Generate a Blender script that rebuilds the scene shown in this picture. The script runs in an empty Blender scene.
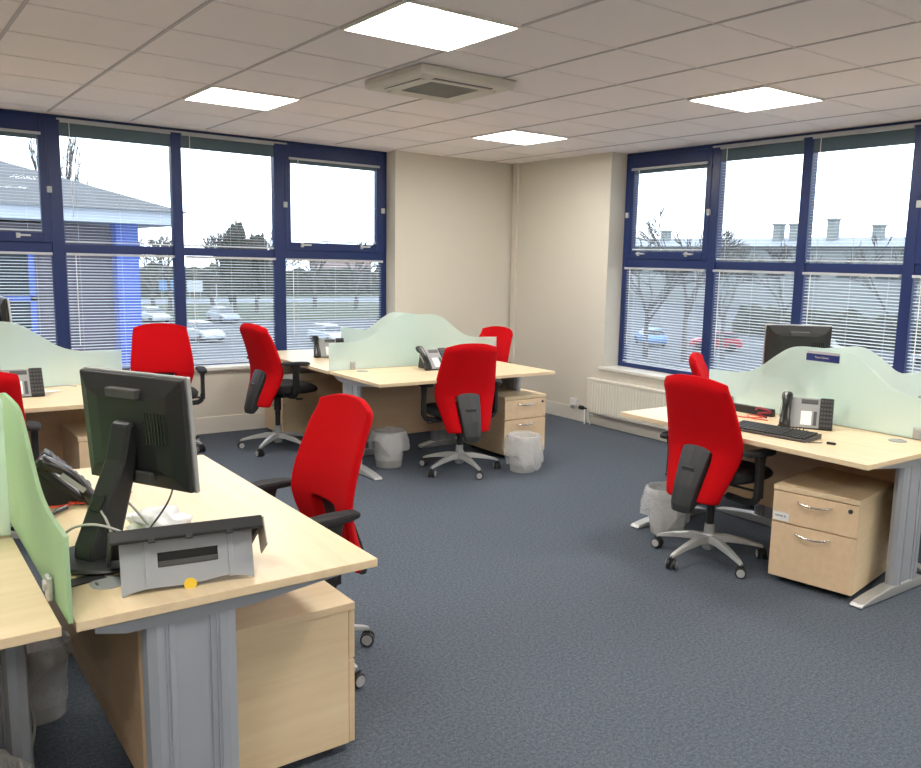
import bpy, bmesh, math, random
from mathutils import Vector, Matrix, noise
random.seed(7)
C = bpy.context.scene.collection
PI = math.pi
R = math.radians
H = 2.634

# ------------------------------------------------------------------ materials
M = {}
def nodes(name):
    m = bpy.data.materials.new(name); m.use_nodes = True
    nt = m.node_tree; b = nt.nodes['Principled BSDF']; M[name] = m
    return m, nt, b
def mat(name, col, rough=.5, metal=0, spec=.5, bump=0, bscale=200, var=0, vscale=20, sheen=0):
    m, nt, b = nodes(name)
    b.inputs['Base Color'].default_value = (*col, 1); b.inputs['Roughness'].default_value = rough
    b.inputs['Metallic'].default_value = metal; b.inputs['Specular IOR Level'].default_value = spec
    if sheen: b.inputs['Sheen Weight'].default_value = sheen
    tc = nt.nodes.new('ShaderNodeTexCoord')
    if var:
        n = nt.nodes.new('ShaderNodeTexNoise'); n.inputs['Scale'].default_value = vscale; n.inputs['Detail'].default_value = 4
        mx = nt.nodes.new('ShaderNodeMix'); mx.data_type = 'RGBA'
        mx.inputs[6].default_value = (*[c*(1-var) for c in col], 1); mx.inputs[7].default_value = (*[min(1, c*(1+var)) for c in col], 1)
        nt.links.new(tc.outputs['Object'], n.inputs['Vector']); nt.links.new(n.outputs['Fac'], mx.inputs[0]); nt.links.new(mx.outputs[2], b.inputs['Base Color'])
    if bump:
        n = nt.nodes.new('ShaderNodeTexNoise'); n.inputs['Scale'].default_value = bscale
        bp = nt.nodes.new('ShaderNodeBump'); bp.inputs['Strength'].default_value = bump; bp.inputs['Distance'].default_value = .002
        nt.links.new(tc.outputs['Object'], n.inputs['Vector']); nt.links.new(n.outputs['Fac'], bp.inputs['Height']); nt.links.new(bp.outputs['Normal'], b.inputs['Normal'])
    return m

mat('wall', (.70, .665, .585), .85, bump=.15, bscale=90)
mat('trim_white', (.78, .75, .68), .4)
mat('radiator', (.80, .77, .68), .35)
mat('navy', (.010, .027, .125), .35)
mat('navy_dark', (.015, .028, .11), .5)
mat('header', (.085, .135, .165), .5)
mat('blind', (.60, .66, .75), .45)
mat('rail', (.52, .54, .57), .4)
mat('silver', (.52, .53, .53), .38, metal=.55)
mat('silver_paint', (.42, .45, .50), .45, metal=.25)
mat('chrome', (.8, .8, .8), .15, metal=1)
mat('red', (.54, .0035, .007), .95, spec=.12, bump=.35, bscale=600)
mat('blackfab', (.018, .018, .02), .9, bump=.3, bscale=500)
mat('black', (.017, .018, .019), .45)
mat('blackgloss', (.015, .016, .016), .25)
mat('spine', (.026, .029, .031), .45)
mat('greyplastic', (.30, .31, .31), .45)
mat('darkgrey', (.07, .07, .07), .5)
mat('riser', (.36, .38, .41), .5)
mat('wheelgrey', (.42, .42, .43), .4)
mat('white', (.82, .82, .80), .6)
mat('paper', (.86, .85, .83), .8)
mat('beige', (.5, .44, .36), .6)
mat('yellow', (.85, .58, .04), .6)
mat('redcable', (.75, .06, .03), .4)
mat('greycable', (.48, .48, .45), .5)
mat('maroon', (.30, .02, .05), .5)
mat('signblue', (.02, .04, .20), .4)
mat('signgrey', (.62, .60, .64), .5)
mat('screenface', (.01, .01, .012), .12)
mat('acbody', (.66, .63, .56), .5)
mat('acgrille', (.33, .33, .30), .6)
mat('pinkpaper', (.85, .62, .62), .8)
mat('asphalt', (.055, .062, .072), .9, var=.15, vscale=.6)
mat('road', (.12, .14, .17), .8)
mat('grass', (.035, .048, .022), .95, var=.35, vscale=.35)
mat('hedge', (.04, .042, .03), .95, var=.5, vscale=1.5)
mat('bark', (.10, .09, .08), .95)
mat('fascia', (.36, .40, .47), .5)
mat('brick', (.085, .075, .095), .9, var=.15, vscale=6)
mat('column', (.035, .09, .38), .4)
mat('factory', (.19, .205, .20), .8, var=.06, vscale=.2)
mat('factoryroof', (.20, .22, .25), .7)
mat('houseroof', (.16, .12, .11), .9)
mat('housewall', (.25, .22, .2), .9)
mat('carglass', (.03, .04, .05), .1)
mat('tyre', (.02, .02, .02), .8)
for n, c in dict(carsilver=(.26, .30, .35), carblue=(.15, .28, .5), carwhite=(.36, .39, .42), cardark=(.06, .07, .09), carred=(.35, .04, .05)).items(): mat(n, c, .25, metal=.2)
mat('signwhite', (.42, .45, .47), .6)
mat('signlight', (.09, .2, .38), .6)

def slate():
    m, nt, b = nodes('slate'); b.inputs['Roughness'].default_value = .55
    tc = nt.nodes.new('ShaderNodeTexCoord'); br = nt.nodes.new('ShaderNodeTexBrick')
    br.inputs['Color1'].default_value = (.028, .030, .035, 1); br.inputs['Color2'].default_value = (.05, .053, .06, 1); br.inputs['Mortar'].default_value = (.05, .05, .06, 1)
    br.inputs['Scale'].default_value = 1; br.inputs['Brick Width'].default_value = .35; br.inputs['Row Height'].default_value = .16; br.inputs['Mortar Size'].default_value = .012
    nt.links.new(tc.outputs['UV'], br.inputs['Vector']); nt.links.new(br.outputs['Color'], b.inputs['Base Color'])
slate()

def wood(name, c1, c2, axis):
    m, nt, b = nodes(name); b.inputs['Roughness'].default_value = .42
    tc = nt.nodes.new('ShaderNodeTexCoord'); mp = nt.nodes.new('ShaderNodeMapping')
    s = [26, 26, 26]; s[axis] = 2.2; mp.inputs['Scale'].default_value = s
    n = nt.nodes.new('ShaderNodeTexNoise'); n.inputs['Scale'].default_value = 1; n.inputs['Detail'].default_value = 6; n.inputs['Roughness'].default_value = .6
    n2 = nt.nodes.new('ShaderNodeTexNoise'); n2.inputs['Scale'].default_value = 1.3; n2.inputs['Detail'].default_value = 2
    mx = nt.nodes.new('ShaderNodeMix'); mx.data_type = 'RGBA'
    mx.inputs[6].default_value = (*c1, 1); mx.inputs[7].default_value = (*c2, 1)
    ad = nt.nodes.new('ShaderNodeMath'); ad.operation = 'MULTIPLY_ADD'; ad.inputs[1].default_value = .35
    r = nt.nodes.new('ShaderNodeMapRange'); r.inputs['From Min'].default_value = .42; r.inputs['From Max'].default_value = .95
    L = nt.links.new
    L(tc.outputs['Object'], mp.inputs['Vector']); L(mp.outputs['Vector'], n.inputs['Vector']); L(tc.outputs['Object'], n2.inputs['Vector'])
    L(n2.outputs['Fac'], ad.inputs[0]); L(n.outputs['Fac'], ad.inputs[2]); L(ad.outputs[0], r.inputs['Value']); L(r.outputs['Result'], mx.inputs[0]); L(mx.outputs[2], b.inputs['Base Color'])
wood('beech', (.84, .68, .45), (.73, .56, .35), 0)
wood('beech_y', (.84, .68, .45), (.73, .56, .35), 1)
wood('beech_drawer', (.82, .62, .40), (.72, .53, .33), 1)
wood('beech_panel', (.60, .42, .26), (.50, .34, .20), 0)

def carpet():
    m, nt, b = nodes('carpet'); b.inputs['Roughness'].default_value = .95; b.inputs['Specular IOR Level'].default_value = .15
    tc = nt.nodes.new('ShaderNodeTexCoord')
    n = nt.nodes.new('ShaderNodeTexNoise'); n.inputs['Scale'].default_value = 170; n.inputs['Detail'].default_value = 4
    n2 = nt.nodes.new('ShaderNodeTexNoise'); n2.inputs['Scale'].default_value = 75; n2.inputs['Detail'].default_value = 6
    ad = nt.nodes.new('ShaderNodeMath'); ad.operation = 'ADD'
    r = nt.nodes.new('ShaderNodeMapRange'); r.inputs['From Min'].default_value = .75; r.inputs['From Max'].default_value = 1.25
    mx = nt.nodes.new('ShaderNodeMix'); mx.data_type = 'RGBA'
    mx.inputs[6].default_value = (.062, .076, .098, 1); mx.inputs[7].default_value = (.128, .150, .180, 1)
    bp = nt.nodes.new('ShaderNodeBump'); bp.inputs['Strength'].default_value = .5; bp.inputs['Distance'].default_value = .004
    L = nt.links.new
    for q in (n, n2): L(tc.outputs['Object'], q.inputs['Vector'])
    L(n.outputs['Fac'], ad.inputs[0]); L(n2.outputs['Fac'], ad.inputs[1]); L(ad.outputs[0], r.inputs['Value']); L(r.outputs['Result'], mx.inputs[0])
    L(mx.outputs[2], b.inputs['Base Color']); L(n.outputs['Fac'], bp.inputs['Height']); L(bp.outputs['Normal'], b.inputs['Normal'])
carpet()

def ceilmat():
    m, nt, b = nodes('ceiling_tile'); b.inputs['Roughness'].default_value = .9
    tc = nt.nodes.new('ShaderNodeTexCoord')
    n = nt.nodes.new('ShaderNodeTexNoise'); n.inputs['Scale'].default_value = 300
    mx = nt.nodes.new('ShaderNodeMix'); mx.data_type = 'RGBA'; mx.inputs[6].default_value = (.84, .79, .785, 1); mx.inputs[7].default_value = (.90, .85, .845, 1)
    nt.links.new(tc.outputs['Object'], n.inputs['Vector']); nt.links.new(n.outputs['Fac'], mx.inputs[0]); nt.links.new(mx.outputs[2], b.inputs['Base Color'])
ceilmat()
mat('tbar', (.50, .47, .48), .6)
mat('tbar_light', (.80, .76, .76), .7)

def emit(name, col, s):
    m, nt, b = nodes(name); nt.nodes.remove(b); e = nt.nodes.new('ShaderNodeEmission')
    e.inputs['Color'].default_value = (*col, 1); e.inputs['Strength'].default_value = s
    nt.links.new(e.outputs[0], nt.nodes['Material Output'].inputs[0])
emit('tube', (1, .955, .89), 26)

def glass():
    m, nt, b = nodes('glass'); nt.nodes.remove(b)
    t = nt.nodes.new('ShaderNodeBsdfTransparent'); t.inputs[0].default_value = (.93, .96, .98, 1)
    g = nt.nodes.new('ShaderNodeBsdfGlossy'); g.inputs['Roughness'].default_value = .02
    f = nt.nodes.new('ShaderNodeFresnel'); f.inputs[0].default_value = 1.25; mx = nt.nodes.new('ShaderNodeMixShader')
    L = nt.links.new; L(f.outputs[0], mx.inputs[0]); L(t.outputs[0], mx.inputs[1]); L(g.outputs[0], mx.inputs[2]); L(mx.outputs[0], nt.nodes['Material Output'].inputs[0])
glass()
def frosted(name, col, thru, gloss=.12):
    m, nt, b = nodes(name)
    b.inputs['Base Color'].default_value = (*col, 1); b.inputs['Roughness'].default_value = .3
    tr = nt.nodes.new('ShaderNodeBsdfTranslucent'); tr.inputs[0].default_value = (*col, 1)
    tp = nt.nodes.new('ShaderNodeBsdfRefraction'); tp.inputs['Roughness'].default_value = .45; tp.inputs['IOR'].default_value = 1.08; tp.inputs[0].default_value = (*col, 1)
    m1 = nt.nodes.new('ShaderNodeMixShader'); m1.inputs[0].default_value = .62
    m2 = nt.nodes.new('ShaderNodeMixShader'); m2.inputs[0].default_value = thru
    L = nt.links.new; L(b.outputs[0], m1.inputs[1]); L(tr.outputs[0], m1.inputs[2]); L(m1.outputs[0], m2.inputs[1]); L(tp.outputs[0], m2.inputs[2]); L(m2.outputs[0], nt.nodes['Material Output'].inputs[0])
frosted('frost', (.89, .985, .95), .42)
frosted('frost_green', (.70, .89, .66), .30)
def thinplastic(name, col, a):
    m, nt, b = nodes(name); b.inputs['Base Color'].default_value = (*col, 1); b.inputs['Roughness'].default_value = .22
    tc = nt.nodes.new('ShaderNodeTexCoord'); nz = nt.nodes.new('ShaderNodeTexNoise'); nz.inputs['Scale'].default_value = 22; nz.inputs['Distortion'].default_value = 1.5; bp = nt.nodes.new('ShaderNodeBump'); bp.inputs['Strength'].default_value = .9; bp.inputs['Distance'].default_value = .02 if name == 'bag' else .0
    nt.links.new(tc.outputs['Object'], nz.inputs['Vector']); nt.links.new(nz.outputs['Fac'], bp.inputs['Height']); nt.links.new(bp.outputs['Normal'], b.inputs['Normal'])
    t = nt.nodes.new('ShaderNodeBsdfTransparent'); mx = nt.nodes.new('ShaderNodeMixShader'); mx.inputs[0].default_value = a
    L = nt.links.new; L(t.outputs[0], mx.inputs[1]); L(b.outputs[0], mx.inputs[2]); L(mx.outputs[0], nt.nodes['Material Output'].inputs[0])
thinplastic('bag', (.93, .93, .92), .38)
thinplastic('bin', (.62, .63, .62), .50)
mat('bagwhite', (.85, .85, .86), .4)

# ------------------------------------------------------------------ mesh helpers
def bm_(): return bmesh.new()
def box(bm, c, s, rot=None, bev=0):
    """box centred on c with size s, rot = Matrix 3x3"""
    v = []
    for x in (-.5, .5):
        for y in (-.5, .5):
            for z in (-.5, .5):
                p = Vector((x*s[0], y*s[1], z*s[2]))
                if rot is not None: p = rot @ p
                v.append(bm.verts.new(p+Vector(c)))
    fs = []
    for f in ((0, 1, 3, 2), (4, 6, 7, 5), (0, 4, 5, 1), (2, 3, 7, 6), (0, 2, 6, 4), (1, 5, 7, 3)): fs.append(bm.faces.new([v[i] for i in f]))
    if bev:
        es = list({e for f in fs for e in f.edges}); bmesh.ops.bevel(bm, geom=es, offset=bev, segments=2, affect='EDGES', profile=.5)
def mm(bm, a, b, bev=0):
    c = [(a[i]+b[i])/2 for i in range(3)]; s = [abs(b[i]-a[i]) for i in range(3)]; box(bm, c, s, None, bev)
def prism(bm, pts, axis, a, b):
    """polygon pts (2D) extruded along axis from a to b"""
    def P(p, t):
        q = [0, 0, 0]; k = [i for i in range(3) if i != axis]; q[k[0]] = p[0]; q[k[1]] = p[1]; q[axis] = t; return q
    A = [bm.verts.new(P(p, a)) for p in pts]; B = [bm.verts.new(P(p, b)) for p in pts]; n = len(pts)
    bm.faces.new(A); bm.faces.new(B[::-1])
    for i in range(n): bm.faces.new((A[i], B[i], B[(i+1) % n], A[(i+1) % n]))
def lathe(bm, prof, n=24, c=(0, 0, 0), rot=None):
    rings = []
    for r, z in prof:
        ring = []
        for k in range(n):
            a = 2*PI*k/n; p = Vector((max(r, 1e-4)*math.cos(a), max(r, 1e-4)*math.sin(a), z))
            if rot is not None: p = rot @ p
            ring.append(bm.verts.new(p+Vector(c)))
        rings.append(ring)
    for i in range(len(rings)-1):
        for k in range(n): bm.faces.new((rings[i][k], rings[i][(k+1) % n], rings[i+1][(k+1) % n], rings[i+1][k]))
    return rings
def caps(bm, rings): bm.faces.new(rings[0][::-1]); bm.faces.new(rings[-1])
def tube(bm, pts, r, n=8, r2=None, smoothen=0):
    pts = [Vector(p) for p in pts]
    for _ in range(smoothen):
        q = [pts[0]]
        for i in range(len(pts)-1): q += [pts[i].lerp(pts[i+1], .25), pts[i].lerp(pts[i+1], .75)]
        q.append(pts[-1]); pts = q
    rings = []; up = Vector((0, 0, 1)); N = len(pts)
    for i, p in enumerate(pts):
        t = (pts[min(i+1, N-1)]-pts[max(i-1, 0)]).normalized()
        a = t.cross(up if abs(t.z) < .95 else Vector((1, 0, 0))).normalized(); b = t.cross(a)
        rr = r if r2 is None else r+(r2-r)*i/(N-1)
        rings.append([bm.verts.new(p+rr*(math.cos(2*PI*k/n)*a+math.sin(2*PI*k/n)*b)) for k in range(n)])
    for i in range(N-1):
        for k in range(n): bm.faces.new((rings[i][k], rings[i][(k+1) % n], rings[i+1][(k+1) % n], rings[i+1][k]))
    caps(bm, rings)
def obj(name, bm, m, parent=None, smooth=False, bev=0, sub=0, loc=None, rz=0):
    bmesh.ops.recalc_face_normals(bm, faces=bm.faces)
    me = bpy.data.meshes.new(name); bm.to_mesh(me); bm.free()
    if smooth:
        for p in me.polygons: p.use_smooth = True
    me.materials.append(M[m]); o = bpy.data.objects.new(name, me); C.objects.link(o)
    if parent: o.parent = parent
    if loc is not None: o.location = loc
    if rz: o.rotation_euler = (0, 0, rz)
    if bev:
        b = o.modifiers.new('b', 'BEVEL'); b.width = bev; b.segments = 2; b.limit_method = 'ANGLE'; b.angle_limit = R(40)
    if sub:
        s = o.modifiers.new('s', 'SUBSURF'); s.levels = sub; s.render_levels = sub
    return o
def tag(o, label=None, cat=None, group=None, kind=None):
    for k, v in (('label', label), ('category', cat), ('group', group), ('kind', kind)):
        if v: o[k] = v
    return o
def thing(name, label, cat, loc=(0, 0, 0), rz=0, group=None):
    o = bpy.data.objects.new(name, None); C.objects.link(o); o.empty_display_size = .1
    o.location = loc; o.rotation_euler = (0, 0, rz); return tag(o, label, cat, group)
def struct(name, bm, m, parent=None, **k):
    o = obj(name, bm, m, parent, **k)
    if not parent: o['kind'] = 'structure'
    return o
def dup(o, loc=None, rz=None, label=None, group=None, parent=None):
    c = o.copy(); C.objects.link(c)
    if parent: c.parent = parent; c.matrix_parent_inverse = o.matrix_parent_inverse.copy()
    if loc is not None: c.location = loc
    if rz is not None: c.rotation_euler = (0, 0, rz)
    if label: c['label'] = label
    if group: c['group'] = group
    for ch in list(o.children): dup(ch, parent=c)
    return c
def RZ(a): return Matrix.Rotation(a, 3, 'Z')
def RX(a): return Matrix.Rotation(a, 3, 'X')
def RY(a): return Matrix.Rotation(a, 3, 'Y')
def smoothstep(t): t = max(0, min(1, t)); return t*t*(3-2*t)
def interp(tab, x):
    if x <= tab[0][0]: return tab[0][1]
    for (a, va), (b, vb) in zip(tab, tab[1:]):
        if x <= b: return va+(vb-va)*(x-a)/(b-a)
    return tab[-1][1]

# ------------------------------------------------------------------ room shell
XW, YW = -9.0, -10.5      # far ends of the room
b = bm_(); mm(b, (XW-.1, YW-.1, -.1), (0, 0, 0)); struct('floor', b, 'carpet')
# ceiling with grid of tee bars (0.6 m tiles) and openings covered by light fittings
b = bm_(); mm(b, (XW-.1, YW-.1, H), (.30, .30, H+.1)); struct('ceiling', b, 'ceiling_tile')
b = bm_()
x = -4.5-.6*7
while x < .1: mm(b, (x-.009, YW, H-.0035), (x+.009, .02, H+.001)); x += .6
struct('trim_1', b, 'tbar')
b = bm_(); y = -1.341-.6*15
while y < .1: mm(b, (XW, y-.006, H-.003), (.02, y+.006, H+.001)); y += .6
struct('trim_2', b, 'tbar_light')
WX0, WX1 = -5.55, -1.465     # window A opening
WY0, WY1 = -5.47, -1.525     # window B opening
SILL = .575; T = .30
b = bm_()
mm(b, (XW-.1, 0, 0), (WX0, T, H)); mm(b, (WX1, 0, 0), (T, T, H)); mm(b, (WX0, 0, 0), (WX1, T, SILL))
struct('wall_left', b, 'wall')
b = bm_()
mm(b, (0, WY1, 0), (T, 0, H)); mm(b, (0, YW-.1, 0), (T, WY0, H)); mm(b, (0, WY0, 0), (T, WY1, SILL))
struct('wall_right', b, 'wall')
b = bm_(); mm(b, (XW-.1, YW-.1, 0), (XW, 0, H)); struct('wall_far_left', b, 'wall')
b = bm_(); mm(b, (XW, YW-.1, 0), (0, YW, H)); struct('wall_rear', b, 'wall')
b = bm_(); mm(b, (XW, -.016, 0), (-.05, 0, .148), .003); struct('baseboard_left', b, 'trim_white')
b = bm_(); mm(b, (-.016, YW, 0), (0, -.05, .14), .003); struct('baseboard_right', b, 'trim_white')
b = bm_(); mm(b, (-.03, -.11, 0), (0, -.035, H)); struct('trim_3', b, 'wall', bev=.004)
# sills
b = bm_(); mm(b, (WX0-.02, -.035, SILL-.012), (WX1+.03, .2, SILL+.018), .006); struct('trim_4', b, 'trim_white')
b = bm_(); mm(b, (-.035, WY0-.02, SILL-.012), (.2, WY1+.03, SILL+.018), .006); struct('trim_5', b, 'trim_white')

# ------------------------------------------------------------------ windows.  local frame: u along the wall, d = depth outward, z up
def window(num, dirx, u0, u1, bays, depth, labels, low=.635):
    """dirx: function (u,d,z)->world. bays = list of (a,b,kind) in u"""
    def B(bm, ua, ub, da, db, za, zb, bev=0):
        p = dirx(ua, da, za); q = dirx(ub, db, zb); mm(bm, [min(p[i], q[i]) for i in range(3)], [max(p[i], q[i]) for i in range(3)], bev)
    root = bpy.data.objects.new('window_%d' % num, None); C.objects.link(root); root['kind'] = 'structure'
    f = bm_(); D0, D1 = depth, depth+.065
    B(f, u0, u1, D0, D1, 2.60, H); B(f, u0, u1, D0, D1, SILL, low)
    B(f, u0, u0+.055, D0, D1, low, 2.60); B(f, u1-.055, u1, D0, D1, low, 2.60)
    for a, c in zip(bays, bays[1:]):
        B(f, a[1], c[0], D0-.01, D1, low, 2.60)
    for a, c, k in bays:
        if k == 'fixed': B(f, a, c, D0+.004, D1, 1.565, 1.635)
        else: B(f, a, c, D0, D1, 1.562, 1.64)
    obj('window_frame', f, 'navy', root, bev=.004)
    blinds = []
    for bi, (a, c, k) in enumerate(bays):
        lo = (low, 1.565)
        if k == 'fixed': up = (1.635, 2.60); ua, uc = a, c; panes = [(a, c, *lo), (a, c, *up)]
        else:
            s = bm_(); sd0, sd1 = D0-.012, D1-.01
            for args in ((a, a+.06, 1.64, 2.60), (c-.06, c, 1.64, 2.60)): B(s, args[0], args[1], sd0, sd1, args[2], args[3])
            B(s, a+.06, c-.06, sd0, sd1, 2.49, 2.60); B(s, a+.06, c-.06, sd0, sd1, 1.64, 1.715)
            obj('sash', s, 'navy', root, bev=.005)
            up = (1.715, 2.49); ua, uc = a+.06, c-.06; panes = [(a, c, *lo), (ua, uc, *up)]
            hb = bm_()
            for uu in (a+.2, c-.2): B(hb, uu-.05, uu+.05, sd0-.03, sd0, 1.685, 1.70, .003); B(hb, uu-.05, uu-.02, sd0-.012, sd0, 1.67, 1.71, .003)
            obj('window_catch', hb, 'rail', root)
            hb = bm_()
            for uu in (a+.0, c-.0): B(hb, uu-.018, uu+.018, sd0-.022, sd0, 2.03, 2.08, .004)
            obj('window_hinge', hb, 'rail', root)
        for (pa, pc, za, zb) in panes:
            g = bm_(); B(g, pa-.005, pc+.005, D0+.045, D0+.051, za-.005, zb+.005); obj('pane', g, 'glass', root)
        hd = bm_(); B(hd, ua, uc, D0-.006, D0-.002, up[1]-.125 if k == 'fixed' else up[1]-.055, up[1]); obj('head_panel', hd, 'header', root)
        # blinds
        for (za, zb, tilt, where) in ((lo[0], lo[1], 15, 'lower'), (up[0], up[1], 4, 'upper')):
            pa, pc = (ua, uc) if where == 'upper' else (a, c)
            t = thing('venetian_blind', '', 'blind', dirx((pa+pc)/2, D0, za))
            t['group'] = 'white venetian blinds in the blue framed windows'
            t['label'] = labels[bi][0 if where == 'upper' else 1]
            L0 = Vector(t.location)
            hr = bm_(); B(hr, pa-.02 if k == 'sash' and where == 'upper' else pa+.004, pc+.02 if k == 'sash' and where == 'upper' else pc-.004, D0-.035, D0-.013, zb-.022, zb-.002, .002)
            sl = bm_(); z = zb-(.045 if where == 'lower' else .14 if k == 'fixed' else .07); ang = R(tilt); w = .0225
            while z > za+.03:
                # three-strip curved slat
                pts = []
                for q in (-1, -.33, .33, 1):
                    dd = q*w/2*math.cos(ang); zz = z+q*w/2*math.sin(ang)-.0016*q*q
                    pts.append((D0+.012+dd, zz))
                va = [sl.verts.new(dirx(pa+.008, d, zz)) for d, zz in pts]; vb = [sl.verts.new(dirx(pc-.008, d, zz)) for d, zz in pts]
                for i in range(3): sl.faces.new((va[i], va[i+1], vb[i+1], vb[i]))
                z -= .0245
            br = bm_(); B(br, pa+.006, pc-.006, D0+.0, D0+.024, za+.012, za+.024)
            cd = bm_()
            for fr in (.12, .5, .88):
                uu = pa+(pc-pa)*fr; B(cd, uu-.0007, uu+.0007, D0-.0015, D0+.0, za+.02, zb-.02)
            wd = bm_(); uu = pa+.07; B(wd, uu-.0025, uu+.0025, D0-.024, D0-.019, max(za+.05, zb-.75), zb-.02)
            for nm, mb, mt in (('headrail', hr, 'rail'), ('slats', sl, 'blind'), ('bottom_rail', br, 'blind'), ('ladder_cord', cd, 'blind'), ('tilt_wand', wd, 'white')):
                bmesh.ops.translate(mb, verts=mb.verts, vec=-L0); obj(nm, mb, mt, t)
            blinds.append(t)
    return root
labA = [('venetian blind on the opening pane at the far left edge', 'venetian blind low in the leftmost window bay, above the blue-white screen'),
        ('venetian blind over the upper pane showing the slate roof and white fascia', 'venetian blind over the lower pane in front of the blue column outside'),
        ('venetian blind over the upper pane showing tree tops and no roof', 'venetian blind over the lower pane with parked cars behind it'),
        ('venetian blind on the opening pane just left of the bare wall corner', 'venetian blind over the lower pane right beside the bare wall corner')]
labB = [('venetian blind on the opening pane just right of the bare wall corner', 'venetian blind low in the bay above the radiator and sill end'),
        ('venetian blind over the upper pane showing two pale chimneys', 'venetian blind over the lower pane directly behind the black monitor'),
        ('venetian blind over the upper pane showing the long pale factory roof, far right', 'venetian blind over the lower pane right of the black monitor'),
        ('venetian blind on the upper pane beyond the last right-hand mullion', 'venetian blind on the lower pane beyond the last right-hand mullion')]
window(1, lambda u, d, z: (u, d, z), WX0, WX1, [(-5.49, -4.50, 'sash'), (-4.405, -3.555, 'fixed'), (-3.47, -2.645, 'fixed'), (-2.545, -1.52, 'sash')], .174, labA, .602)
window(2, lambda u, d, z: (d, -u, z), -WY1, -WY0, [(1.585, 2.575, 'sash'), (2.665, 3.47, 'fixed'), (3.555, 4.355, 'fixed'), (4.44, 5.41, 'sash')], .200, labB)
# headrail strip above fixed bays
b = bm_(); mm(b, (-4.42, .150, 2.598), (-2.52, .172, 2.611)); struct('trim_6', b, 'rail')
b = bm_(); mm(b, (.175, -4.45, 2.598), (.198, -2.58, 2.611)); struct('trim_7', b, 'rail')

# ------------------------------------------------------------------ ceiling fittings
def ceiling_light(x0, y0, label):
    t = thing('ceiling_light', label, 'ceiling light', (x0+.3, y0+.3, H), 0, 'square recessed ceiling lights')
    f = bm_(); s = .298
    for a, c in (((-s, -s), (s, -s+.012)), ((-s, s-.012), (s, s)), ((-s, -s), (-s+.012, s)), ((s-.012, -s), (s, s))): mm(f, (*a, -.014), (*c, -.001))
    obj('frame', f, 'trim_white', t)
    d = bm_(); mm(d, (-s+.012, -s+.012, -.006), (s-.012, s-.012, -.003)); obj('diffuser', d, 'tube', t)
    l = bm_()
    for k in range(1, 3): mm(l, (-s+.2*k-.004, -s+.012, -.013), (-s+.2*k+.004, s-.012, -.006))
    obj('louvre', l, 'trim_white', t)
    return t
l0 = ceiling_light(-3.9, -4.34, 'largest square ceiling light, nearest the camera at the top of the photo')
for x0, y0, lb in ((-3.9, -1.94, 'square ceiling light on the left in front of the left window wall'),
                   (-1.5, -1.94, 'smallest square ceiling light near the wall corner'),
                   (-1.5, -4.34, 'square ceiling light on the right near the right window'),
                   (-6.3, -1.94, 'square ceiling light out of view on the left'), (-6.3, -4.34, 'square ceiling light behind and left of the camera'),
                   (-3.9, -6.74, 'square ceiling light overhead and right of the camera'), (-1.5, -6.74, 'square ceiling light out of view on the right'),
                   (-6.3, -6.74, 'square ceiling light directly over the camera'), (-3.9, -9.14, 'square ceiling light behind the camera, middle'), (-6.3, -9.14, 'square ceiling light behind the camera, left'), (-1.5, -9.14, 'square ceiling light behind the camera, right')):
    dup(l0, (x0+.3, y0+.3, H), None, lb)
t = thing('air_conditioner', 'cream square ceiling air conditioning cassette with grey grille', 'air conditioner', (-2.93, -3.08, H)); t.scale = (.86, .86, 1)
b = bm_()
prism(b, [(-.36, -.055), (.36, -.055), (.38, -.03), (.38, -.002), (-.38, -.002), (-.38, -.03)], 1, -.38, .38); obj('casing', b, 'acbody', t, bev=.008)
b = bm_(); mm(b, (-.19, -.19, -.060), (.19, .19, -.055), .001)
for k in range(-6, 7): mm(b, (-.18, k*.028-.004, -.064), (.18, k*.028+.004, -.060))
obj('grille', b, 'acgrille', t)
for rz in (0, PI/2, PI, -PI/2):
    b = bm_(); box(b, (0, -.275, -.0565), (.46, .045, .005), RX(R(8))); obj('air_flap', b, 'acgrille' if rz in (0,) else 'acbody', t, rz=rz)
for rz in (0, PI/2, PI, -PI/2):
    b = bm_(); mm(b, (-.235, -.302, -.0575), (.235, -.298, -.054)); obj('air_slot', b, 'black', t, rz=rz)

# ------------------------------------------------------------------ radiator, sockets
t = thing('radiator', 'cream panel radiator under the right window, partly behind the desk', 'radiator', (-.03, -2.25, .13))
b = bm_(); mm(b, (-.07, -.83, .0), (-.03, .83, .33), .006); obj('panel', b, 'radiator', t)
b = bm_()
for k in range(44): y = -.80+k*.0372; mm(b, (-.078, y-.008, .02), (-.070, y+.008, .31), .003)
obj('ribs', b, 'radiator', t)
b = bm_(); mm(b, (-.078, -.84, .325), (-.0, .84, .345), .004); obj('top_grille', b, 'radiator', t)
b = bm_(); tube(b, [(-.05, .84, .03), (-.05, .90, .03)], .010); lathe(b, [(.001, 0), (.02, 0), (.022, .05), (.001, .055)], 14, (-.05, .90, .03), RX(-PI/2)); obj('valve', b, 'black', t)
b = bm_(); tube(b, [(-.05, .875, .02), (-.05, .875, -.128)], .008); tube(b, [(-.028, .84, .01), (-.03, .82, -.128)], .006); obj('pipe', b, 'white', t)
b = bm_(); mm(b, (-.035, -1.19, .15), (0, -1.09, .225), .006); o = obj('wall_socket', b, 'white'); tag(o, 'grey-white double wall socket above the skirting, left of the radiator', 'socket')
b = bm_(); mm(b, (-.045, -1.165, .12), (-.034, -1.115, .155), .003); obj('plug', b, 'greyplastic', o)

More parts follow.
